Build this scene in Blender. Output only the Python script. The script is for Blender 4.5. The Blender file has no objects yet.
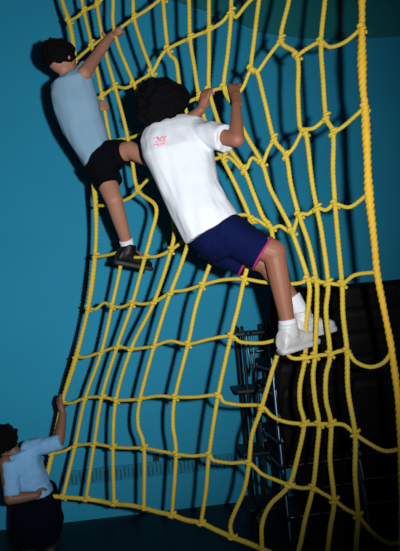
import bpy, bmesh, math, random
from mathutils import Vector, Matrix, noise
from mathutils.bvhtree import BVHTree
random.seed(7)
scene = bpy.context.scene
COL = scene.collection

# ------------------------------------------------------------------ camera
FPX = 560.0
CAM = Vector((0, 0, 1.335))
yaw, pitch, roll = math.radians(5), math.radians(4), math.radians(5)
Fv = Vector((math.sin(yaw) * math.cos(pitch), math.cos(yaw) * math.cos(pitch), math.sin(pitch)))
R0 = Fv.cross(Vector((0, 0, 1))).normalized()
U0 = R0.cross(Fv)
Rv = R0 * math.cos(roll) - U0 * math.sin(roll)
Uv = U0 * math.cos(roll) + R0 * math.sin(roll)
cd = bpy.data.cameras.new('camera')
cd.sensor_fit = 'VERTICAL'; cd.sensor_height = 36; cd.lens = 36 * FPX / 551
cd.clip_start = 0.05
cam = bpy.data.objects.new('camera', cd); COL.objects.link(cam)
m3 = Matrix((Rv, Uv, -Fv)).transposed()
cam.matrix_world = Matrix.Translation(CAM) @ m3.to_4x4()
scene.camera = cam

# ------------------------------------------------------------------ world, flash, exposure
w = bpy.data.worlds.new('world'); scene.world = w; w.use_nodes = True
w.node_tree.nodes['Background'].inputs[0].default_value = (0.25, 0.75, 1.0, 1)
w.node_tree.nodes['Background'].inputs[1].default_value = 0.035
ld = bpy.data.lights.new('camera_flash', 'SPOT')
ld.energy = 510; ld.color = (1.0, 0.97, 0.94)
ld.spot_size = math.radians(90); ld.spot_blend = 1.0; ld.shadow_soft_size = 0.03
lo = bpy.data.objects.new('camera_flash', ld); COL.objects.link(lo)
lo.location = CAM + Rv * 0.215 + Uv * 0.06
def P(px, py, d):
    return CAM + d * (Fv + Rv * ((px - 200) / FPX) + Uv * ((275.5 - py) / FPX))
lo.rotation_euler = (P(50, 190, 4) - lo.location).to_track_quat('-Z', 'Y').to_euler()
scene.view_settings.view_transform = 'Standard'
scene.view_settings.look = 'None'
scene.view_settings.gamma = 1
scene.view_settings.use_curve_mapping = False
scene.view_settings.exposure = 0.0

# ------------------------------------------------------------------ materials
def mat(name, col, rough=0.8, metal=0.0, noise_amt=0.0, scale=8.0, bump=0.0, bscale=60.0, spec=0.5, col2=None):
    m = bpy.data.materials.new(name); m.use_nodes = True
    nt = m.node_tree; b = nt.nodes['Principled BSDF']
    b.inputs['Base Color'].default_value = (*col, 1)
    b.inputs['Roughness'].default_value = rough
    b.inputs['Metallic'].default_value = metal
    b.inputs['Specular IOR Level'].default_value = spec
    tc = nt.nodes.new('ShaderNodeTexCoord')
    if noise_amt > 0 or col2:
        n = nt.nodes.new('ShaderNodeTexNoise'); n.inputs['Scale'].default_value = scale; n.inputs['Detail'].default_value = 4
        nt.links.new(tc.outputs['Object'], n.inputs['Vector'])
        mx = nt.nodes.new('ShaderNodeMix'); mx.data_type = 'RGBA'
        mx.inputs[6].default_value = (*col, 1)
        c2 = col2 if col2 else tuple(c * (1 - noise_amt) for c in col)
        mx.inputs[7].default_value = (*c2, 1)
        nt.links.new(n.outputs['Fac'], mx.inputs[0]); nt.links.new(mx.outputs[2], b.inputs['Base Color'])
    if bump > 0:
        n2 = nt.nodes.new('ShaderNodeTexNoise'); n2.inputs['Scale'].default_value = bscale; n2.inputs['Detail'].default_value = 3
        nt.links.new(tc.outputs['Object'], n2.inputs['Vector'])
        bp = nt.nodes.new('ShaderNodeBump'); bp.inputs['Strength'].default_value = bump; bp.inputs['Distance'].default_value = 0.01
        nt.links.new(n2.outputs['Fac'], bp.inputs['Height']); nt.links.new(bp.outputs['Normal'], b.inputs['Normal'])
    return m

M_wall = mat('teal_wall_paint', (0.018, 0.27, 0.46), 0.7, noise_amt=0.14, scale=2.2, bump=0.08, bscale=40, spec=0.1)
M_shade = mat('dark_green_shade', (0.012, 0.17, 0.20), 0.7, noise_amt=0.3, scale=3, spec=0.1)  # shade colour for the slab on the upper right wall
M_floor = mat('dark_floor', (0.004, 0.007, 0.011), 0.4, noise_amt=0.4, scale=3, bump=0.1, bscale=20, spec=0.12)
M_rope = mat('yellow_rope', (0.60, 0.44, 0.04), 0.8, col2=(0.42, 0.34, 0.04), scale=14, bump=0.35, bscale=220, spec=0.2)
M_edge = mat('orange_yellow_rope', (0.85, 0.52, 0.04), 0.8, col2=(0.60, 0.40, 0.04), scale=12, bump=0.4, bscale=200, spec=0.2)
M_skin = mat('brown_skin', (0.24, 0.10, 0.065), 0.55, noise_amt=0.2, scale=20, spec=0.3)
M_skin2 = mat('light_brown_skin', (0.30, 0.145, 0.10), 0.55, noise_amt=0.2, scale=20, spec=0.3)
M_skin3 = mat('deep_brown_skin', (0.15, 0.075, 0.05), 0.55, noise_amt=0.2, scale=20, spec=0.3)
M_hair = mat('black_hair', (0.0018, 0.002, 0.0025), 0.9, bump=0.3, bscale=70, spec=0.05)
M_white = mat('white_cotton', (0.52, 0.57, 0.64), 0.9, noise_amt=0.05, scale=10, bump=0.1, bscale=90)
M_pale = mat('pale_blue_cotton', (0.145, 0.27, 0.39), 0.9, noise_amt=0.08, scale=10, bump=0.1, bscale=90)
M_blue = mat('blue_grey_cotton', (0.135, 0.34, 0.60), 0.9, noise_amt=0.1, scale=10, bump=0.1, bscale=90)
M_navy = mat('navy_cloth', (0.0015, 0.005, 0.042), 0.9, noise_amt=0.3, scale=9, bump=0.1, spec=0.08)
M_dnavy = mat('dark_navy_cloth', (0.001, 0.0025, 0.009), 0.95, noise_amt=0.3, scale=9, spec=0.05)
M_black = mat('black_cloth', (0.002, 0.0025, 0.005), 0.95, noise_amt=0.3, scale=9, spec=0.06)
M_mag = mat('magenta_trim', (0.30, 0.008, 0.10), 0.8)
M_print = mat('pink_print', (0.75, 0.16, 0.24), 0.8)
M_shoe = mat('white_leather', (0.62, 0.64, 0.68), 0.5, noise_amt=0.55, scale=26)
M_sole = mat('grey_rubber', (0.42, 0.43, 0.47), 0.7)
M_bshoe = mat('black_leather', (0.003, 0.003, 0.004), 0.5, spec=0.2)
M_bsole = mat('black_rubber', (0.02, 0.02, 0.024), 0.7)
M_vinyl = mat('black_vinyl', (0.002, 0.0022, 0.003), 0.6, noise_amt=0.3, scale=5, spec=0.1)
M_chrome = mat('dull_chrome', (0.08, 0.12, 0.15), 0.4, metal=1.0)
M_dmetal = mat('dark_metal', (0.004, 0.008, 0.012), 0.5, metal=0.2, spec=0.2)
M_vent = mat('teal_vent_paint', (0.016, 0.19, 0.31), 0.7, spec=0.1)
M_slot = mat('dark_slot', (0.010, 0.11, 0.17), 0.8, spec=0.1)
M_eye = mat('eye_white', (0.7, 0.7, 0.68), 0.3)
M_iris = mat('dark_iris', (0.01, 0.006, 0.004), 0.2)
M_lip = mat('lips', (0.25, 0.07, 0.06), 0.5)
M_ceil = mat('ceiling_paint', (0.05, 0.12, 0.14), 0.9)
M_sockp = mat('dark_plastic', (0.01, 0.02, 0.03), 0.5)

# ------------------------------------------------------------------ object helpers
def link(name, mesh, m=None, parent=None):
    o = bpy.data.objects.new(name, mesh); COL.objects.link(o)
    if m: mesh.materials.append(m)
    if parent: 
        o.parent = parent
        if parent.type == 'EMPTY': o.matrix_parent_inverse = Matrix.Translation(parent.location).inverted()
    return o
def finish(name, bm, m, parent=None, smooth=True):
    me = bpy.data.meshes.new(name)
    bmesh.ops.recalc_face_normals(bm, faces=bm.faces)
    bm.to_mesh(me); bm.free()
    if smooth:
        for p in me.polygons: p.use_smooth = True
    return link(name, me, m, parent)
def thing(name, loc, label, cat, group=None):
    o = bpy.data.objects.new(name, None); COL.objects.link(o); o.location = loc
    o.empty_display_size = 0.1
    return tag(o, label, cat, group)
def tag(o, label, cat, group=None):
    o['label'] = label; o['category'] = cat
    if group: o['group'] = group
    return o
def struct(name, bm, m):
    o = finish(name, bm, m, smooth=False); o['kind'] = 'structure'; return o

def box(bm, c, s, rz=0.0, bev=0.0):
    r = bmesh.ops.create_cube(bm, size=1.0)
    vs = r['verts']
    mt = Matrix.Translation(Vector(c)) @ Matrix.Rotation(rz, 4, 'Z') @ Matrix.Diagonal((s[0], s[1], s[2], 1))
    bmesh.ops.transform(bm, matrix=mt, verts=vs)
    if bev > 0:
        es = list({e for v in vs for e in v.link_edges})
        bmesh.ops.bevel(bm, geom=es, offset=bev, segments=2, affect='EDGES', profile=0.6)
def loft(bm, rings, n=20, cap=True, pw=2.0):
    """rings: (centre, a_vec, b_vec) ellipses joined in order"""
    L = []
    for c, a, b in rings:
        vs = []
        for i in range(n):
            t = 2 * math.pi * i / n
            x, y = math.cos(t), math.sin(t)
            k = (abs(x) ** pw + abs(y) ** pw) ** (-1.0 / pw)
            vs.append(bm.verts.new(c + a * x * k + b * y * k))
        L.append(vs)
    for p, q in zip(L, L[1:]):
        for i in range(n):
            bm.faces.new((p[i], p[(i + 1) % n], q[(i + 1) % n], q[i]))
    if cap:
        bm.faces.new(L[0][::-1]); bm.faces.new(L[-1])
def perp(d):
    h = Vector((0, 0, 1)) if abs(d.z) < 0.9 else Vector((1, 0, 0))
    a = d.cross(h).normalized(); return a, d.cross(a).normalized()
def cone(bm, a, b, ra, rb, n=18, flat=1.0, fdir=None):
    d = (b - a).normalized()
    if fdir is not None:
        f = (fdir - d * fdir.dot(d)).normalized(); s = d.cross(f)
    else: s, f = perp(d)
    loft(bm, [(a, s * ra, f * ra * flat), (b, s * rb, f * rb * flat)], n)
def ball(bm, c, r, sc=(1, 1, 1), ax=None, seg=16):
    res = bmesh.ops.create_uvsphere(bm, u_segments=seg, v_segments=max(8, seg // 2 + 2), radius=1)
    if ax: rot = Matrix(ax).transposed().to_4x4()
    else: rot = Matrix.Identity(4)
    bmesh.ops.transform(bm, matrix=Matrix.Translation(c) @ rot @ Matrix.Diagonal((r * sc[0], r * sc[1], r * sc[2], 1)), verts=res['verts'])
def cap(bm, a, b, ra, rb, seg=14):
    d = b - a; L = d.length
    if L < 1e-5: return ball(bm, a, ra, seg=seg)
    d.normalize(); s, f = perp(d)
    rings = []
    for k in range(5):
        t = math.radians(-88 + k * 22); rings.append((a + d * ra * math.sin(t), ra * math.cos(t)))
    m = 3
    for k in range(1, m): rings.append((a.lerp(b, k / m), ra + (rb - ra) * k / m))
    for k in range(5):
        t = math.radians(k * 22); rings.append((b + d * rb * math.sin(t), rb * math.cos(t)))
    loft(bm, [(c, s * r, f * r) for c, r in rings], seg)
def remesh(name, bm, m, parent, vox=0.006, smooth=4, post=None):
    me = bpy.data.meshes.new(name); bmesh.ops.recalc_face_normals(bm, faces=bm.faces)
    bm.to_mesh(me); bm.free()
    t = bpy.data.objects.new(name, me); COL.objects.link(t)
    r = t.modifiers.new('r', 'REMESH'); r.mode = 'VOXEL'; r.voxel_size = vox
    s = t.modifiers.new('s', 'SMOOTH'); s.iterations = smooth; s.factor = 0.5
    dg = bpy.context.evaluated_depsgraph_get()
    me2 = bpy.data.meshes.new_from_object(t.evaluated_get(dg))
    bpy.data.objects.remove(t); bpy.data.meshes.remove(me)
    if post:
        ns = [v.normal.copy() for v in me2.vertices]
        for v, nn in zip(me2.vertices, ns): v.co += nn * post(v.co)
    for p in me2.polygons: p.use_smooth = True
    me2.name = name
    return link(name, me2, m, parent)
def crom(pts, step=0.01):
    out = []
    n = len(pts)
    for i in range(n - 1):
        p0 = pts[i - 1] if i > 0 else pts[i] * 2 - pts[i + 1]
        p1, p2 = pts[i], pts[i + 1]
        p3 = pts[i + 2] if i + 2 < n else pts[i + 1] * 2 - pts[i]
        k = max(2, int((p2 - p1).length / step))
        for j in range(k):
            t = j / k
            out.append(0.5 * ((2 * p1) + (p2 - p0) * t + (2 * p0 - 5 * p1 + 4 * p2 - p3) * t * t + (3 * p1 - p0 - 3 * p2 + p3) * t ** 3))
    out.append(pts[-1].copy())
    return out
def rope_mesh(bm, pts, r, strands=3, pitch=0.055, rfun=None, lobes=0.22, step=0.008, n=12, ph0=0.0):
    c = crom(pts, step)
    d0 = (c[1] - c[0]).normalized(); a, b = perp(d0)
    L = []; s = 0.0
    for i, p in enumerate(c):
        t = (c[min(i + 1, len(c) - 1)] - c[max(i - 1, 0)]).normalized()
        a = (a - t * a.dot(t)).normalized(); b = t.cross(a)
        if i: s += (p - c[i - 1]).length
        rr = r * (rfun(p, s) if rfun else 1.0)
        vs = []
        for k in range(n):
            th = 2 * math.pi * k / n
            q = rr * (1 - lobes + lobes * abs(math.cos(strands * 0.5 * (th - ph0 - 2 * math.pi * s / pitch))) * 1.4)
            vs.append(bm.verts.new(p + (a * math.cos(th) + b * math.sin(th)) * q))
        L.append(vs)
    for p, q in zip(L, L[1:]):
        for i in range(n): bm.faces.new((p[i], p[(i + 1) % n], q[(i + 1) % n], q[i]))
    bm.faces.new(L[0][::-1]); bm.faces.new(L[-1])
def tube(bm, pts, r, n=10, step=0.03):
    rope_mesh(bm, pts, r, lobes=0.0, n=n, step=step)

# ------------------------------------------------------------------ the room
WY = 4.02
def on_wall(px, py, off=0.0):
    v = P(px, py, 1.0) - CAM
    return CAM + v * ((WY - off - CAM.y) / v.y)
bm = bmesh.new(); box(bm, (0, WY + 0.05, 2.5), (9, 0.1, 5.0)); struct('wall_back', bm, M_wall)
bm = bmesh.new(); box(bm, (0, 0.5, -0.05), (9, 7.2, 0.1)); struct('floor', bm, M_floor)
bm = bmesh.new(); box(bm, (0, 0.5, 5.05), (9, 7.2, 0.1)); struct('ceiling', bm, M_ceil)
# shade on the upper right of the wall, put in as a thin dark green slab
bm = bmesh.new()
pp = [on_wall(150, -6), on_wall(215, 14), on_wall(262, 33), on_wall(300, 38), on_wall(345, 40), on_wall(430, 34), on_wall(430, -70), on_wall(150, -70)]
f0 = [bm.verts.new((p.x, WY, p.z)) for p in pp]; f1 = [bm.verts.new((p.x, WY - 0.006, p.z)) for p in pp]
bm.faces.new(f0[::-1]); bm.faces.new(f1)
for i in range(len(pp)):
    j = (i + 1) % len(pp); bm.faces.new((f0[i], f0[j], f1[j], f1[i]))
struct('wall_shade_1', bm, M_shade)

# slatted vent strip low on the wall
va, vb = on_wall(62, 478), on_wall(245, 460)
vz = (va.z + vb.z) / 2
vt = thing('wall_vent', (va.x / 2 + vb.x / 2, WY, vz - 0.07), 'long narrow teal vent strip with fine upright slats low on the wall behind the net', 'vent')
bm = bmesh.new()
box(bm, ((va.x + vb.x) / 2, WY - 0.006, vz), (vb.x - va.x, 0.012, 0.10)); finish('backing', bm, M_vent, vt, False)
bm = bmesh.new()
n = 46
for i in range(n):
    x = va.x + (vb.x - va.x) * (i + 0.5) / n
    box(bm, (x, WY - 0.014, vz + 0.01 * math.sin(i * 1.7)), (0.010, 0.006, 0.07))
finish('slat', bm, M_slot, vt, False)
sp = on_wall(156, 457)
st = thing('wall_socket', (sp.x, WY, sp.z - 0.03), 'small dark square socket on the teal wall above the vent strip', 'socket')
bm = bmesh.new(); box(bm, (sp.x, WY - 0.009, sp.z), (0.045, 0.018, 0.05), bev=0.004); pl = finish('plate', bm, M_sockp, st)
bm = bmesh.new(); box(bm, (sp.x, WY - 0.02, sp.z), (0.018, 0.006, 0.02), bev=0.002); finish('insert', bm, M_dmetal, st)

# ------------------------------------------------------------------ stacked chairs
def make_chair(label, group):
    t = thing('stacking_chair', (0, 0, 0), label, 'chair', group)
    # chair faces +y (away from the camera); back towards -y
    bm = bmesh.new(); box(bm, (0, 0.02, 0.45), (0.43, 0.42, 0.045), bev=0.018); finish('seat', bm, M_vinyl, t)
    bm = bmesh.new()
    rings = []
    for k in range(7):
        u = k / 6
        wv = 0.20 + 0.018 * math.sin(u * math.pi)
        rings.append((Vector((0, -0.215 - 0.05 * u + 0.012 * math.sin(u * math.pi), 0.49 + 0.40 * u)), Vector((wv, 0, 0)), Vector((0, 0.016, 0.0))))
    loft(bm, rings, 24, pw=5); finish('backrest', bm, M_vinyl, t)
    for s in (-1, 1):
        bm = bmesh.new(); tube(bm, [Vector((s * 0.215, 0.20, 0.43)), Vector((s * 0.22, 0.235, 0.39)), Vector((s * 0.235, 0.26, 0.01))], 0.011); finish('leg', bm, M_chrome, t)
        bm = bmesh.new(); tube(bm, [Vector((s * 0.215, -0.185, 0.60)), Vector((s * 0.22, -0.19, 0.42)), Vector((s * 0.235, -0.25, 0.01))], 0.011); finish('leg', bm, M_chrome, t)
        bm = bmesh.new(); tube(bm, [Vector((s * 0.218, 0.21, 0.42)), Vector((s * 0.218, -0.19, 0.42))], 0.010); finish('seat_rail', bm, M_chrome, t)
    bm = bmesh.new(); tube(bm, [Vector((-0.228, -0.225, 0.16)), Vector((0.228, -0.225, 0.16))], 0.008); finish('stretcher', bm, M_chrome, t)
    return t
def dup(root, loc, rz, label, group=None):
    r = root.copy(); COL.objects.link(r); r.location = loc; r.rotation_euler = (0, 0, rz); r['label'] = label
    if group: r['group'] = group
    for ch in list(root.children):
        c = ch.copy(); COL.objects.link(c); c.parent = r; c.matrix_parent_inverse = ch.matrix_parent_inverse.copy()
    return r
ords = ['bottom one', 'second from bottom', 'middle one', 'second from top', 'topmost']
G = 'black stacking chairs behind the right side of the net'
STK = [((0.87, 3.42), 0.06, 'stack beside the dark rack'), ((1.335, 3.47), -0.05, 'stack in between two others'), ((1.80, 3.44), 0.03, 'rightmost chair stack')]
proto = None
for (xy, rz, wh) in STK:
    for k in range(5):
        lab = 'black chair, %s of the %s' % (ords[k], wh)
        loc = Vector((xy[0], xy[1] - 0.0 + 0.012 * k, 0.138 * k))
        if proto is None:
            proto = make_chair(lab, G); proto.location = loc; proto.rotation_euler = (0, 0, rz)
        else: dup(proto, loc, rz, lab)

# folded gym mat standing behind the chairs
mt_ = thing('folded_mat', (1.65, 3.88, 0), 'low black folded mat standing on the floor against the wall behind the chairs', 'mat')
for k in range(4):
    bm = bmesh.new(); box(bm, (1.65, 3.80 + 0.052 * k, 0.29), (1.5, 0.048, 0.58), bev=0.014); finish('panel', bm, M_vinyl, mt_)

# ------------------------------------------------------------------ rolling rack
rx, ry = 0.63, 3.66
rk = thing('rolling_rack', (rx, ry, 0), 'dark metal rack on castors with open shelves left of the black chairs', 'rack')
W2, D2 = 0.085, 0.13
for sx in (-1, 1):
    for sy in (-1, 1):
        bm = bmesh.new(); tube(bm, [Vector((rx + sx * W2, ry + sy * D2, 0.07)), Vector((rx + sx * W2, ry + sy * D2, 1.24))], 0.011)
        finish('post', bm, M_dmetal, rk)
        bm = bmesh.new(); cone(bm, Vector((rx + sx * W2 - 0.012, ry + sy * D2, 0.03)), Vector((rx + sx * W2 + 0.012, ry + sy * D2, 0.03)), 0.03, 0.03)
        cs = finish('castor', bm, M_bsole, rk)
        bm = bmesh.new()
        for q in (-1, 1): box(bm, (rx + sx * W2 + q * 0.016, ry + sy * D2, 0.05), (0.004, 0.03, 0.06))
        box(bm, (rx + sx * W2, ry + sy * D2, 0.078), (0.036, 0.03, 0.006))
        finish('castor_fork', bm, M_chrome, cs)
for z in (0.10, 0.44, 0.83, 1.19):
    bm = bmesh.new(); box(bm, (rx - 0.02, ry, z), (2 * W2 + 0.09, 2 * D2 + 0.02, 0.022), bev=0.004); finish('shelf', bm, M_dmetal, rk)
bm = bmesh.new()
tube(bm, [Vector((rx - W2 + 0.02, ry - D2 - 0.016, 1.20)), Vector((rx - W2 + 0.025, ry - D2 - 0.03, 1.05)), Vector((rx - W2 + 0.045, ry - D2 - 0.02, 0.93))], 0.007)
tube(bm, [Vector((rx - W2 + 0.05, ry - D2 - 0.016, 1.20)), Vector((rx - W2 + 0.055, ry - D2 - 0.03, 1.07)), Vector((rx - W2 + 0.05, ry - D2 - 0.02, 0.95))], 0.007)
tube(bm, [Vector((rx - 0.03, ry - D2 - 0.02, 1.075)), Vector((rx + W2, ry - D2 - 0.02, 1.08))], 0.008)
finish('handle', bm, M_chrome, rk)

# ------------------------------------------------------------------ climbing net
def nd(px): return 1.0 / (0.294 + 0.123 * (px - 60) / 305.0)
def N(t):
    px, py = t[0], t[1]
    return P(px, py, nd(px) + (t[2] if len(t) > 2 else 0.0))
VR = [
 [(52,-45),(62,0),(69,21),(73,42),(79,80),(87,130),(93,175),(96,215),(95,255),(88,308),(76,357),(62,403),(52,454,-.06),(42,496,-.18)],
 [(76,-45),(82,0),(84,11),(91,42),(97,70),(102,96),(108,130),(114,165),(118,203),(122,252),(112,306),(101,353),(85,399),(75,446),(63,497,-.11)],
 [(92,-45),(96,-5),(97,5),(101,30),(107,58),(115,87),(125,125),(132,160),(138,190),(156,207),(151,235),(145,257),(132,304),(117,347),(102,396),(94,445),(86,499,-.05)],
 [(110,-45),(113,0),(113,22),(118,45),(126,65),(134,84),(146,115),(158,150),(168,190),(174,225),(171,250),(154,302),(131,349),(116,400),(113,447),(114,503)],
 [(131,-45),(133,0),(134,18),(142,45),(152,72),(163,105),(175,145),(186,190),(190,230),(182,262),(170,294),(163,315),(154,346),(140,399),(138,425),(144,448),(144,508)],
 [(160,-45),(163,0),(168,49),(176,62),(180,88),(190,125),(202,165),(212,205),(215,245),(202,286),(195,310),(188,344),(175,397),(173,425),(176,454),(172,515)],
 [(187,-45),(189,0),(190,38),(194,65),(199,96),(208,130),(222,158),(238,190),(250,220),(251,250),(244,280),(238,308),(231,336),(218,396),(209,455),(206,490),(201,523)],
 [(210,-45),(209,0),(209,30),(209,60),(209,88),(216,115),(228,146),(244,170),(254,195),(263,217),(271,228),(275,260),(279,300),(280,341),(271,375),(261,409),(252,435),(249,463),(244,490),(231,522),(232,537)],
 [(231,-45),(231,12),(228,50),(224,87),(233,106),(246,135),(262,163),(270,188),(283,213),(292,232),(308,279),(309,300),(306,325),(305,358),(300,385),(300,405),(304,424),(298,455),(289,485),(270,505),(262,525),(262,549)],
 [(266,-45),(259,0),(254,40),(251,69),(257,72),(265,103),(274,139),(286,156),(291,185),(299,215),(309,245),(316,279),(317,300),(315,355),(313,375),(315,400),(319,424),(317,450),(313,487),(305,520),(300,545),(294,563)],
 [(296,-45),(289,0),(281,40),(297,56),(298,95),(300,127),(306,134),(312,182),(317,209),(322,235),(328,283),(326,312),(330,354),(326,375),(326,400),(331,424),(330,460),(334,501),(330,530),(325,575)],
 [(330,-45),(325,0),(321,42),(323,80),(326,117),(333,133),(333,170),(335,204),(338,240),(342,284),(343,315),(347,351),(348,390),(355,434),(355,475),(358,516),(356,550),(356,588)],
 [(361,-45),(362,0),(362,28),(362,60),(363,90),(365,107),(367,150),(369,193),(374,240),(377,272),(383,305),(390,340),(393,360),(398,400),(401,452),(402,500),(402,545),(402,604)],
]
HR = [
 [(40,-95),(62,-100),(80,-92),(97,-105),(117,-98),(148,-108),(180,-98),(206,-100),(231,-92),(270,-100),(300,-92),(332,-104),(361,-98)],
 [(69,21),(77,17),(84,11),(97,4),(106,-6),(113,-14)],
 [(76,60),(92,46),(101,40),(116,31),(134,18),(148,9),(163,-3),(176,-14)],
 [(82,104),(92,100),(102,96),(115,87),(125,88),(134,84),(152,72),(160,58),(168,49),(190,38),(209,30),(222,22),(231,12),(236,17),(246,5),(259,-8)],
 [(90,150),(104,146),(118,140),(138,135),(165,115),(180,106),(199,97),(209,92),(224,88),(232,95),(242,89),(251,69),(257,72),(268,57),(281,40)],
 [(297,56),(308,48),(321,42),(330,47),(345,42),(362,28)],
 [(94,206),(108,205),(120,202),(131,197),(138,190),(150,178),(168,170),(190,168),(212,160),(228,157),(244,170),(252,158),(262,163),(268,150),(274,139)],
 [(286,156),(294,147),(303,131),(314,128),(326,118)],
 [(333,133),(345,125),(365,107)],
 [(96,257),(108,255),(122,252),(133,257),(145,257),(158,256),(171,250),(185,240),(210,225),(240,215),(255,219),(271,228),(280,226),(292,232),(299,215),(308,214),(317,208),(326,210),(335,204),(350,207),(369,193)],
 [(88,308),(96,309),(104,303),(112,306),(122,307),(132,303),(143,304),(154,302),(163,297),(171,292),(186,290),(202,285),(222,280),(244,279),(262,282),(282,284),(300,283),(308,279),(316,281),(328,283),(342,284),(355,275),(377,272)],
 [(76,357),(86,357),(101,352),(117,347),(131,349),(142,348),(154,346),(170,341),(188,344),(210,339),(231,336),(241,342),(262,343),(280,341),(290,357,-0.05),(305,358,-0.03),(315,356),(330,354),(340,351),(347,351),(356,362),(370,367),(383,363),(391,353)],
 [(62,403),(72,403),(85,398),(102,397),(116,400),(128,400),(140,399),(158,396),(175,397),(196,397),(218,395),(224,402),(240,405),(261,406),(272,416),(286,422),(304,424),(319,424),(331,424),(344,425),(355,434),(370,444),(385,451),(401,449)],
 [(52,454,-.06),(64,451,-.03),(75,446),(94,444),(113,447),(128,448),(144,448),(160,451),(176,454),(192,456),(209,455),(213,460),(230,463),(249,463),(262,474),(276,480),(289,485),(301,488),(313,488),(322,493),(334,500),(346,509),(358,516),(372,532),(388,543),(402,543)],
 [(42,496,-.18),(63,497,-.11),(86,499,-.05),(100,501),(114,504),(128,505),(144,508),(158,512),(172,515),(186,520),(201,523),(216,530),(232,537),(248,543),(262,549),(294,563),(325,575),(356,588),(402,604)],
]
net = thing('climbing_net', N((200, 560)), 'large yellow rope climbing net hanging in front of the teal wall', 'net')
for v in VR: v.insert(0, (v[0][0] - (v[1][0] - v[0][0]), -150))   # the net goes on above the frame
for i, v in enumerate(VR):
    bm = bmesh.new()
    if i == 12:
        def rf(p, s, c=[0]):
            # thicker where the net's loops are lashed round the border rope
            k = sum(math.exp(-((s - q) / 0.10) ** 2) for q in (0.28, 0.56, 0.92, 1.22, 1.50))
            return 0.92 + 0.38 * min(1, k) + 0.12 * noise.noise(Vector((s * 14, 0.3, 0.7)))
        rope_mesh(bm, [N(t) for t in v], 0.0150, 3, 0.08, rf, lobes=0.24)
        finish('border_rope', bm, M_edge, net)
    elif i == 0:
        rope_mesh(bm, [N(t) for t in v], 0.014, 3, 0.07, lambda p, s: 1 + 0.15 * math.sin(s * 12), lobes=0.25)
        finish('border_rope', bm, M_rope, net)
    else:
        rope_mesh(bm, [N(t) for t in v], 0.0110, 3, 0.06); finish('upright_rope', bm, M_rope, net)
for i, h in enumerate(HR):
    bm = bmesh.new()
    rope_mesh(bm, [N(t) for t in h], 0.0090 if i < len(HR) - 1 else 0.0125, 3, 0.055)
    finish('cross_rope' if i < len(HR) - 1 else 'border_rope', bm, M_rope, net)
# knots where a cross rope meets an upright rope
knots = []
for v in VR:
    for h in HR:
        best = None
        for a in h:
            for b in v:
                d = math.hypot(a[0] - b[0], a[1] - b[1])
                if d < 7 and (best is None or d < best[0]): best = (d, a, b)
        if best: knots.append(((best[1][0] + best[2][0]) / 2, (best[1][1] + best[2][1]) / 2, v, (N(best[1]) + N(best[2])) / 2))
knots = [k for k in knots if -10 < k[1] < 560][:99]
for kx, ky, v, c in knots:
    sgn = random.choice((-1, 1))
    j = min(range(len(v)), key=lambda q: abs(v[q][1] - ky)); j = max(1, min(len(v) - 2, j))
    t = (N(v[j + 1]) - N(v[j - 1])).normalized(); a = (Rv - t * Rv.dot(t)).normalized(); b = t.cross(a)
    bm = bmesh.new()
    pts = []
    for q in range(15):   # two tight turns wound round the crossing
        u = q / 14; th = u * 4 * math.pi
        pts.append(c + a * 0.0115 * math.cos(th) + b * 0.0115 * math.sin(th) + t * (u - 0.5) * 0.034 + a * sgn * (u - 0.5) * 0.018)
    rope_mesh(bm, pts, 0.0076, 3, 0.05, n=8, step=0.008)
    finish('knot', bm, M_rope if v is not VR[12] else M_edge, net)

# ------------------------------------------------------------------ people
def folds(amp, sc, seed, stretch=None):
    off = Vector((seed * 3.1, seed * 1.7, seed * 5.3))
    def f(co):
        q = Vector(co)
        if stretch is not None:
            q = q - stretch * (q.dot(stretch) * 0.65)
        return amp * (noise.noise(q * sc + off) + 0.5 * noise.noise(q * sc * 2.3 + off))
    return f
def hand(bm, wrist, grip, axis, s=1.0, thumb=1):
    """fist closed round a rope: grip = rope centre, axis = direction of the rope"""
    ax = axis.normalized()
    d = (grip - wrist); d = (d - ax * d.dot(ax)).normalized()
    nrm = ax.cross(d).normalized() * thumb
    k0 = grip + nrm * 0.027 * s - d * 0.008 * s          # knuckle line lies beside the rope
    heel = wrist + d * 0.015 * s
    cap(bm, wrist, heel.lerp(k0, 0.5), 0.021 * s, 0.022 * s)
    for o in (-1.4, -0.5, 0.5, 1.4):
        cap(bm, heel + ax * o * 0.010 * s, k0 + ax * o * 0.0165 * s, 0.014 * s, 0.0115 * s, 10)
    for i, o in enumerate((-1.5, -0.5, 0.5, 1.5)):       # four fingers, unequal, curled over the rope
        ln = (0.86, 1.0, 0.95, 0.78)[i] * s
        base = k0 + ax * o * 0.0175 * s
        p1 = base + d * 0.030 * ln
        p2 = p1 - nrm * 0.027 * ln + d * 0.003 * ln
        p3 = p2 - nrm * 0.012 * ln - d * 0.017 * ln
        cap(bm, base, p1, 0.0088 * s, 0.0082 * s, 10); cap(bm, p1, p2, 0.0082 * s, 0.0076 * s, 10); cap(bm, p2, p3, 0.0076 * s, 0.0068 * s, 10)
    tb = heel + ax * 0.020 * s
    t1 = tb + ax * 0.012 * s + d * 0.018 * s - nrm * 0.012 * s
    t2 = t1 + d * 0.016 * s - nrm * 0.018 * s - ax * 0.010 * s
    cap(bm, tb, t1, 0.0115 * s, 0.0098 * s, 10); cap(bm, t1, t2, 0.0095 * s, 0.008 * s, 10)
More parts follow.
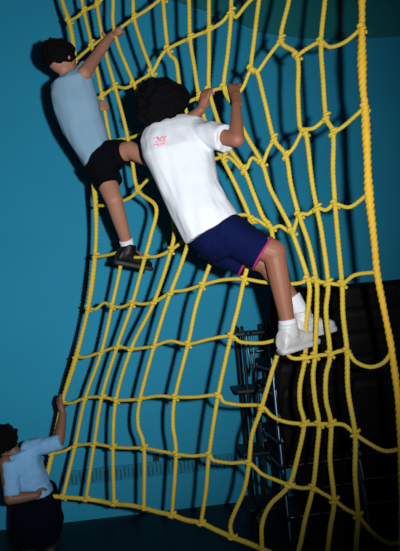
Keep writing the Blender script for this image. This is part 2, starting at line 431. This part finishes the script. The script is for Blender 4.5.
def head(bm, c, fwd, up, s=1.0):
    r = fwd.cross(up).normalized(); up = r.cross(fwd).normalized()
    ax = (r, fwd, up)
    ball(bm, c, 1, (0.072 * s, 0.088 * s, 0.088 * s), ax, 24)
    ball(bm, c + fwd * 0.028 * s - up * 0.045 * s, 1, (0.052 * s, 0.052 * s, 0.055 * s), ax, 20)
    cap(bm, c + fwd * 0.082 * s - up * 0.008 * s, c + fwd * 0.094 * s - up * 0.032 * s, 0.007 * s, 0.011 * s, 10)
    for q in (-1, 1):
        ball(bm, c + r * q * 0.074 * s - up * 0.015 * s, 1, (0.008 * s, 0.016 * s, 0.026 * s), ax, 12)
def face(parent, c, fwd, up, s):
    r = fwd.cross(up).normalized(); up = r.cross(fwd).normalized(); ax = (r, fwd, up)
    for q in (-1, 1):
        e = c + fwd * 0.072 * s + r * q * 0.028 * s - up * 0.004 * s
        bm = bmesh.new(); ball(bm, e, 1, (0.013 * s, 0.010 * s, 0.008 * s), ax, 12); eo = finish('eye', bm, M_eye, parent)
        bm = bmesh.new(); ball(bm, e + fwd * 0.007 * s, 1, (0.006 * s, 0.005 * s, 0.006 * s), ax, 10); finish('iris', bm, M_iris, eo)
        bm = bmesh.new(); cap(bm, e + up * 0.018 * s + fwd * 0.006 * s - r * 0.014 * s, e + up * 0.018 * s + fwd * 0.006 * s + r * 0.014 * s, 0.0035 * s, 0.003 * s, 8); finish('eyebrow', bm, M_hair, parent)
    bm = bmesh.new(); ball(bm, c + fwd * 0.078 * s - up * 0.058 * s, 1, (0.021 * s, 0.007 * s, 0.007 * s), ax, 12); finish('mouth', bm, M_lip, parent)
def foot_shape(bm, ankle, toe, up, s=1.0):
    f = (toe - ankle); f = (f - up * f.dot(up)).normalized()
    heel = ankle - f * 0.03 * s - up * 0.045 * s
    cap(bm, ankle, heel, 0.03 * s, 0.027 * s); cap(bm, ankle - up * 0.02 * s, ankle + f * 0.13 * s - up * 0.055 * s, 0.032 * s, 0.022 * s)
def shoe(parent, ankle, fdir, up, L, mu, ms, laces=None, s=1.0):
    up = up.normalized(); f = (fdir - up * fdir.dot(up)).normalized(); r = f.cross(up)
    base = ankle - up * 0.072 * s - f * 0.055 * s
    prof = [(0.0, 0.026, 0.05), (0.06, 0.033, 0.075), (0.2, 0.036, 0.088), (0.36, 0.036, 0.086), (0.5, 0.038, 0.068), (0.68, 0.042, 0.052), (0.85, 0.040, 0.044), (0.96, 0.028, 0.034), (1.0, 0.014, 0.022)]
    bm = bmesh.new()
    rings = [(base + f * t * L + up * (0.012 * s + h * s / 2), r * w_ * s, up * h * s / 2) for t, w_, h in prof]
    loft(bm, rings, 20, pw=2.6)
    cone(bm, base + f * 0.055 * s + up * 0.06 * s, base + f * 0.052 * s + up * 0.112 * s, 0.042 * s, 0.038 * s)
    sh = remesh('shoe', bm, mu, parent, 0.005, 2)
    bm = bmesh.new()
    n = 14; top = []; bot = []
    for k in range(n + 1):
        t = k / n
        w_ = 0.030 + 0.014 * math.sin(min(1, t * 1.1) * math.pi * 0.75) + (0.006 if t > 0.6 else 0)
        if t < 0.08: w_ *= 0.75
        if t > 0.9: w_ *= 1 - (t - 0.9) * 5.5
        top.append((t, w_))
    rings = [(base + f * (t * (L + 0.01) - 0.005) + up * 0.010 * s, r * w_ * s, up * 0.012 * s) for t, w_ in top]
    loft(bm, rings, 12, pw=5); finish('sole', bm, ms, sh)
    if laces:
        bm = bmesh.new()
        for k in range(4):
            q = base + f * L * (0.40 + 0.075 * k) + up * (0.088 - 0.0105 * k) * s
            cap(bm, q - r * 0.022 * s, q + r * 0.022 * s + f * 0.006, 0.0035, 0.0035, 8)
        finish('laces', bm, laces, sh)
    return sh
def sec(l):   # sections: left px, left py, right px, right py, depth, half thickness
    out = []
    for (x0, y0, x1, y1, d, hd) in l:
        a = P(x0, y0, d); b = P(x1, y1, d); out.append(((a + b) / 2, (b - a) / 2, Fv * hd))
    return out
def tufts(bm, c, rad, ax, n, amp, seed, mask=None):
    rnd = random.Random(seed)
    for i in range(n):
        z = rnd.uniform(-1, 1); th = rnd.uniform(0, 2 * math.pi); q = math.sqrt(1 - z * z)
        u = Vector((q * math.cos(th), q * math.sin(th), z))
        if mask and not mask(u): continue
        p = c + ax[0] * u.x * rad[0] + ax[1] * u.y * rad[1] + ax[2] * u.z * rad[2]
        ball(bm, p, rnd.uniform(0.6, 1.3) * amp, seg=8)
def hair_post(amp, seed):
    o = Vector((seed, seed * 2, 0))
    return lambda co: amp * (noise.noise(Vector(co) * 38 + o) + 0.6 * noise.noise(Vector(co) * 85 + o))

# ---- child in the middle: white shirt, navy shorts
A = Vector
hipc = P(216, 230, 2.59)
c2 = thing('person', P(296, 358, 2.52), 'child in white shirt and navy shorts climbing the middle of the net', 'person')
shR, elR, wrR, hdR = P(204, 133, 2.64), P(237, 140, 2.50), P(236, 106, 2.61), N((235, 91))
shL, elL, wrL, hdL = P(153, 134, 2.77), P(180, 128, 2.86), P(201, 110, 2.80), N((209, 96))
hpR, knR, anR = P(222, 232, 2.54), P(274, 252, 2.50), P(289, 329, 2.51)
hpL, knL, anL = P(205, 238, 2.64), P(266, 262, 2.60), P(303, 316, 2.585)
hdc = P(164, 103, 2.715); hup = (hdc - P(172, 128, 2.72)).normalized(); hfw = (Fv * 0.9 + Rv * 0.42 + Uv * 0.1).normalized()
bm = bmesh.new()
head(bm, hdc, hfw, (Uv - Rv * 0.25).normalized(), 1.0)
cap(bm, P(172, 126, 2.72), hdc - Uv * 0.05, 0.045, 0.042)
loft(bm, sec([(196,240,236,218,2.59,.085),(180,212,219,192,2.61,.08),(166,185,208,170,2.65,.08),(156,155,205,143,2.68,.085),(156,138,203,128,2.70,.07),(164,128,182,122,2.715,.05)]), 20)
for a, b, c, ra, rb, rc in ((shR, elR, wrR, .043, .033, .023), (shL, elL, wrL, .043, .033, .023)):
    cap(bm, a, b, ra, rb); cap(bm, b, b.lerp(c, .4), rb, rb * 0.98); cap(bm, b.lerp(c, .4), c, rb * 0.98, rc)
for a, b, c in ((hpR, knR, anR), (hpL, knL, anL)):
    cap(bm, a, b, .066, .056); cap(bm, b, b.lerp(c, .35), .052, .046); cap(bm, b.lerp(c, .35), c, .046, .031)
sup = (Uv * 0.97 - Rv * 0.12 - Fv * 0.1).normalized()
fdR = (Rv * 0.74 + Fv * 0.62 - Uv * 0.10).normalized(); fdL = (Rv * 0.80 + Fv * 0.45 - Uv * 0.30).normalized()
foot_shape(bm, anR, anR + fdR, sup, 0.9); foot_shape(bm, anL, anL + fdL, sup, 0.9)
hand(bm, wrR, hdR, (N((224,88)) - N((242,89))), 0.95, -1)
hand(bm, wrL, hdL, (N((224,88)) - N((199,97))), 0.95, 1)
body2 = remesh('body', bm, M_skin, c2, 0.0048, 3)
face(c2, hdc, hfw, (Uv - Rv * 0.25).normalized(), 1.0)
bm = bmesh.new()
loft(bm, sec([(186,244,237,214,2.57,.125),(174,220,227,200,2.59,.115),(163,198,219,181,2.62,.105),(152,175,215,160,2.65,.105),(143,156,214,143,2.67,.11),(140,141,212,127,2.70,.10),(146,129,203,119,2.71,.08),(160,121,187,115,2.72,.055)]), 28, pw=2.3)
cone(bm, P(196, 133, 2.67), P(226, 138, 2.56), .072, .077, flat=0.85)
cone(bm, P(160, 136, 2.74), P(168, 130, 2.81), .062, .060)
ax2 = (P(178,120,2.7) - P(215,228,2.58)).normalized()
shirt2 = remesh('shirt', bm, M_white, c2, 0.006, 5, folds(0.009, 13, 2, ax2))
# collar band
bm = bmesh.new()
nk = P(171, 121, 2.72); nd_ = (hdc - nk).normalized(); s_, f_ = perp(nd_)
rope_mesh(bm, [nk + nd_ * 0.004 + (s_ * math.cos(t) + f_ * math.sin(t)) * 0.058 for t in [k * math.pi / 8 for k in range(17)]], 0.007, lobes=0, n=8)
finish('collar', bm, M_white, shirt2)
# small pink print between the shoulder blades, laid on the cloth
me = shirt2.data
bv = BVHTree.FromPolygons([v.co.copy() for v in me.vertices], [tuple(p.vertices) for p in me.polygons])
def onto(px, py, lift=0.003):
    d = (P(px, py, 1) - CAM).normalized(); h = bv.ray_cast(CAM, d)
    return h[0] - d * lift if h[0] else P(px, py, 2.6)
bm = bmesh.new()
for st_ in ([(154,139),(157,137),(158,140)], [(158,137),(160,140),(162,136)], [(163,137),(164,139),(166,136)], [(154,145),(157,144),(159,146)], [(160,144),(163,144),(165,142)], [(156,142),(161,141),(166,140)]):
    tube(bm, [onto(*q) for q in st_], 0.0023, n=6, step=0.004)
finish('print', bm, M_print, shirt2)
bm = bmesh.new()
loft(bm, sec([(190,238,238,214,2.57,.105),(193,247,246,220,2.58,.11),(203,256,252,228,2.58,.11),(216,262,258,240,2.58,.09)]), 24)
hmR = P(263, 254, 2.53); cone(bm, P(222, 230, 2.56), hmR, .106, .094, flat=0.9, n=24)
hmL = P(246, 261, 2.64); cone(bm, P(206, 240, 2.65), hmL, .086, .080, n=24)
shorts2 = remesh('shorts', bm, M_navy, c2, 0.006, 4, folds(0.006, 14, 5))
for hc, frm, rr, fl in ((hmR, P(222, 230, 2.56), .0925, .9), (hmL, P(206, 240, 2.65), .079, 1.0)):
    d = (hc - frm).normalized(); s_, f_ = perp(d)
    bm = bmesh.new()
    rope_mesh(bm, [hc - d * 0.002 + s_ * math.cos(t) * rr + f_ * math.sin(t) * rr * fl for t in [k * math.pi / 12 for k in range(25)]], 0.0055, lobes=0, n=8)
    finish('hem_trim', bm, M_mag, shorts2)
bm = bmesh.new()
ball(bm, hdc - hfw * 0.018 + Uv * 0.004, 1, (0.112, 0.105, 0.112), (Rv, Fv, Uv), 24)
ball(bm, P(150, 112, 2.69), 0.072); ball(bm, P(176, 98, 2.72), 0.070); ball(bm, P(150, 100, 2.70), 0.07)
def hm2(u): return not (u.y > 0.35 and u.z < 0.3)
tufts(bm, P(160, 103, 2.70), (.112, .105, .105), (Rv, Fv, Uv), 190, 0.017, 3, hm2)
tufts(bm, P(150, 117, 2.69), (.065, .06, .05), (Rv, Fv, Uv), 30, 0.017, 4, lambda u: u.y < 0.2)
remesh('hair', bm, M_hair, c2, 0.006, 1, hair_post(0.004, 1))
for an, kn, fd in ((anR, knR, fdR), (anL, knL, fdL)):
    up_ = (kn - an).normalized()
    bm = bmesh.new(); loft(bm, [(an - up_ * 0.045, *[q * .037 for q in perp(up_)]), (an + up_ * 0.0, *[q * .037 for q in perp(up_)]), (an + up_ * (0.038 if kn is knR else 0.095), *[q * (.041 if kn is knR else .049) for q in perp(up_)]), (an + up_ * (0.044 if kn is knR else 0.101), *[q * (.040 if kn is knR else .049) for q in perp(up_)])], 20)
    finish('sock', bm, M_white, c2)
    shoe(c2, an - Uv * 0.018, fd, sup, 0.235, M_shoe, M_sole, M_white, 1.14)

# ---- child at the upper left: pale blue shirt, black shorts
c1 = thing('person', P(140, 270, 3.09), 'child in pale blue shirt and black shorts high on the left of the net', 'person')
shR, elR, wrR, hdR = P(84, 74, 2.98), P(98, 54, 3.10), P(112, 35, 3.19), N((118, 30))
shL, elL, wrL, hdL = P(58, 88, 3.03), P(78, 112, 3.14), P(93, 110, 3.17), N((103, 107))
hpR, knR, anR = P(108, 158, 3.02), P(130, 150, 2.94), P(172, 170, 2.84)
hpL, knL, anL = P(100, 165, 3.05), P(114, 200, 2.98), P(128, 247, 3.10)
hdc = P(61, 58, 3.01); hfw = (Fv * 0.72 + Rv * 0.7 + Uv * 0.05).normalized(); hu = (Uv - Rv * 0.2).normalized()
bm = bmesh.new()
head(bm, hdc, hfw, hu, 0.96)
cap(bm, P(70, 82, 3.02), hdc - Uv * 0.04 + Rv * 0.01, 0.040, 0.038)
loft(bm, sec([(86,166,112,152,3.04,.075),(74,138,100,125,3.04,.07),(62,112,92,102,3.03,.07),(56,92,88,80,3.02,.065),(64,80,80,74,3.02,.045)]), 20)
for a, b, c in ((shR, elR, wrR), (shL, elL, wrL)):
    cap(bm, a, b, .040, .030); cap(bm, b, b.lerp(c, .4), .030, .030); cap(bm, b.lerp(c, .4), c, .030, .021)
for a, b, c in ((hpR, knR, anR), (hpL, knL, anL)):
    cap(bm, a, b, .068, .047); cap(bm, b, b.lerp(c, .35), .046, .042); cap(bm, b.lerp(c, .35), c, .042, .028)
fd1 = (Rv * 0.86 + Fv * 0.52 - Uv * 0.26).normalized(); su1 = (Uv + Rv * 0.2).normalized()
foot_shape(bm, anL, anL + fd1, su1, 0.85); foot_shape(bm, anR, anR + fd1, su1, 0.85)
hand(bm, wrR, hdR, N((116, 31)) - N((134, 18)), 0.9, -1)
hand(bm, wrL, hdL, N((102, 96)) - N((108, 130)), 0.9, -1)
remesh('body', bm, M_skin2, c1, 0.0048, 3)
face(c1, hdc, hfw, hu, 0.96)
bm = bmesh.new()
loft(bm, sec([(86,168,109,142,3.03,.10),(75,153,106,131,3.03,.095),(64,134,103,118,3.03,.09),(55,112,99,102,3.02,.09),(51,96,95,88,3.02,.085),(53,85,91,76,3.01,.075),(64,77,82,70,3.02,.05)]), 28, pw=2.3)
cone(bm, P(78, 80, 3.0), P(87, 68, 3.05), .055, .050)
cone(bm, P(60, 88, 3.03), P(70, 102, 3.10), .05, .05)
ax1 = (P(70, 75, 3) - P(100, 155, 3)).normalized()
s1 = remesh('shirt', bm, M_pale, c1, 0.006, 5, folds(0.008, 13, 9, ax1))
bm = bmesh.new()
loft(bm, sec([(86,163,109,143,3.03,.09),(84,170,118,146,3.03,.09),(89,178,124,152,3.02,.09),(97,184,124,164,3.01,.08)]), 24)
hm1 = P(124, 151, 2.945); cone(bm, P(106, 156, 3.02), hm1, .085, .066)
hm1b = P(110, 184, 2.99); cone(bm, P(101, 164, 3.04), hm1b, .082, .072)
remesh('shorts', bm, M_black, c1, 0.006, 4, folds(0.005, 14, 11))
bm = bmesh.new()
ball(bm, hdc - hfw * 0.014 + hu * 0.014, 1, (0.090, 0.088, 0.080), (Rv, Fv, Uv), 24)
def hm(u): return u.z > -0.35 and not (u.x > 0.35 and u.y > 0.1 and u.z < 0.25)
tufts(bm, hdc - hfw * 0.012 + hu * 0.018, (.088, .086, .074), (Rv, Fv, Uv), 160, 0.011, 6, hm)
remesh('hair', bm, M_hair, c1, 0.0055, 1, hair_post(0.003, 4))
for an, kn in ((anL, knL), (anR, knR)):
    up_ = (kn - an).normalized()
    bm = bmesh.new(); loft(bm, [(an - up_ * 0.05, *[q * .034 for q in perp(up_)]), (an + up_ * 0.0, *[q * .034 for q in perp(up_)]), (an + up_ * 0.045, *[q * .038 for q in perp(up_)])], 20)
    finish('sock', bm, M_white, c1)
    shoe(c1, an - Uv * 0.028, fd1, su1, 0.215, M_bshoe, M_bsole, M_bsole, 1.08)

# ---- child crouching at the lower left corner of the net
gp = P(36, 585, 3.32); gp = Vector((gp.x, gp.y, 0))
c3 = thing('person', gp, 'child in pale shirt and dark trousers crouching at the lower left net corner', 'person')
shR, elR, wrR, hdR = P(28, 450, 3.30), P(59, 442, 3.28), P(63, 414, 3.36), N((63, 400))
shL, elL, wrL, hdL = P(6, 462, 3.22), P(10, 499, 3.15), P(37, 495, 3.20), N((46, 489, -.165))
hpR, hpL = P(49, 521, 3.30), P(28, 523, 3.27)
fz = Vector((-0.24, 0.97, 0)).normalized(); uz = Vector((0, 0, 1))
knR, knL = hpR + fz * 0.25 + uz * 0.11, hpL + fz * 0.25 + uz * 0.12
anR, anL = Vector((hpR.x, hpR.y, 0.085)) + fz * 0.08, Vector((hpL.x, hpL.y, 0.085)) + fz * 0.08
hdc = P(4, 441, 3.28); hfw = (Fv * 0.95 + Rv * 0.15 + Uv * 0.1).normalized(); hu = (Uv - Rv * 0.45).normalized()
bm = bmesh.new()
head(bm, hdc, hfw, hu, 0.95)
cap(bm, P(17, 455, 3.28), hdc - hu * 0.03, 0.040, 0.038)
loft(bm, sec([(22,512,50,508,3.32,.08),(16,490,42,486,3.30,.075),(10,470,36,464,3.28,.07),(7,458,30,450,3.28,.06)]), 20)
for a, b, c in ((shR, elR, wrR), (shL, elL, wrL)):
    cap(bm, a, b, .040, .031); cap(bm, b, b.lerp(c, .4), .031, .031); cap(bm, b.lerp(c, .4), c, .031, .022)
for a, b, c in ((hpR, knR, anR), (hpL, knL, anL)):
    cap(bm, a, b, .068, .05); cap(bm, b, b.lerp(c, .35), .048, .044); cap(bm, b.lerp(c, .35), c, .044, .03)
foot_shape(bm, anR, anR + fz, uz, 0.85); foot_shape(bm, anL, anL + fz, uz, 0.85)
hand(bm, wrR, hdR, N((76, 357)) - N((62, 403)), 0.95, 1)
hand(bm, wrL, hdL, N((52, 454)) - N((42, 496)), 0.95, 1)
remesh('body', bm, M_skin3, c3, 0.0048, 3)
face(c3, hdc, hfw, hu, 0.95)
bm = bmesh.new()
loft(bm, sec([(14,498,53,492,3.31,.10),(10,482,46,474,3.30,.095),(5,465,40,458,3.28,.09),(7,456,32,446,3.28,.075)]), 28, pw=2.3)
cone(bm, P(26, 450, 3.30), P(61, 441, 3.28), .060, .044)
cone(bm, P(11, 462, 3.23), P(12, 496, 3.165), .058, .046)
remesh('shirt', bm, M_blue, c3, 0.006, 5, folds(0.008, 13, 21))
bm = bmesh.new()
loft(bm, sec([(13,497,52,491,3.31,.09),(13,503,59,498,3.32,.10),(14,520,61,516,3.31,.13),(15,536,61,532,3.31,.12),(20,544,58,540,3.31,.09)]), 24, pw=3.0)
for a, b, c in ((hpR, knR, anR), (hpL, knL, anL)):
    cone(bm, a, b, .088, .070); cap(bm, b, b, .072, .072); cone(bm, b, c + uz * 0.01, .066, .055)
remesh('trousers', bm, M_dnavy, c3, 0.006, 4, folds(0.005, 14, 31))
bm = bmesh.new()
ball(bm, hdc - hfw * 0.014 + hu * 0.014, 1, (0.090, 0.088, 0.082), (Rv, Fv, Uv), 24)
tufts(bm, hdc - hfw * 0.012 + hu * 0.016, (.086, .084, .076), (Rv, Fv, Uv), 130, 0.014, 8, lambda u: u.z > -0.5 and not (u.x > 0.3 and u.y > 0.2 and u.z < 0.3))
remesh('hair', bm, M_hair, c3, 0.0055, 1, hair_post(0.005, 8))
for an in (anR, anL):
    shoe(c3, an, fz, uz, 0.205, M_bshoe, M_bsole, M_bsole, 0.95)
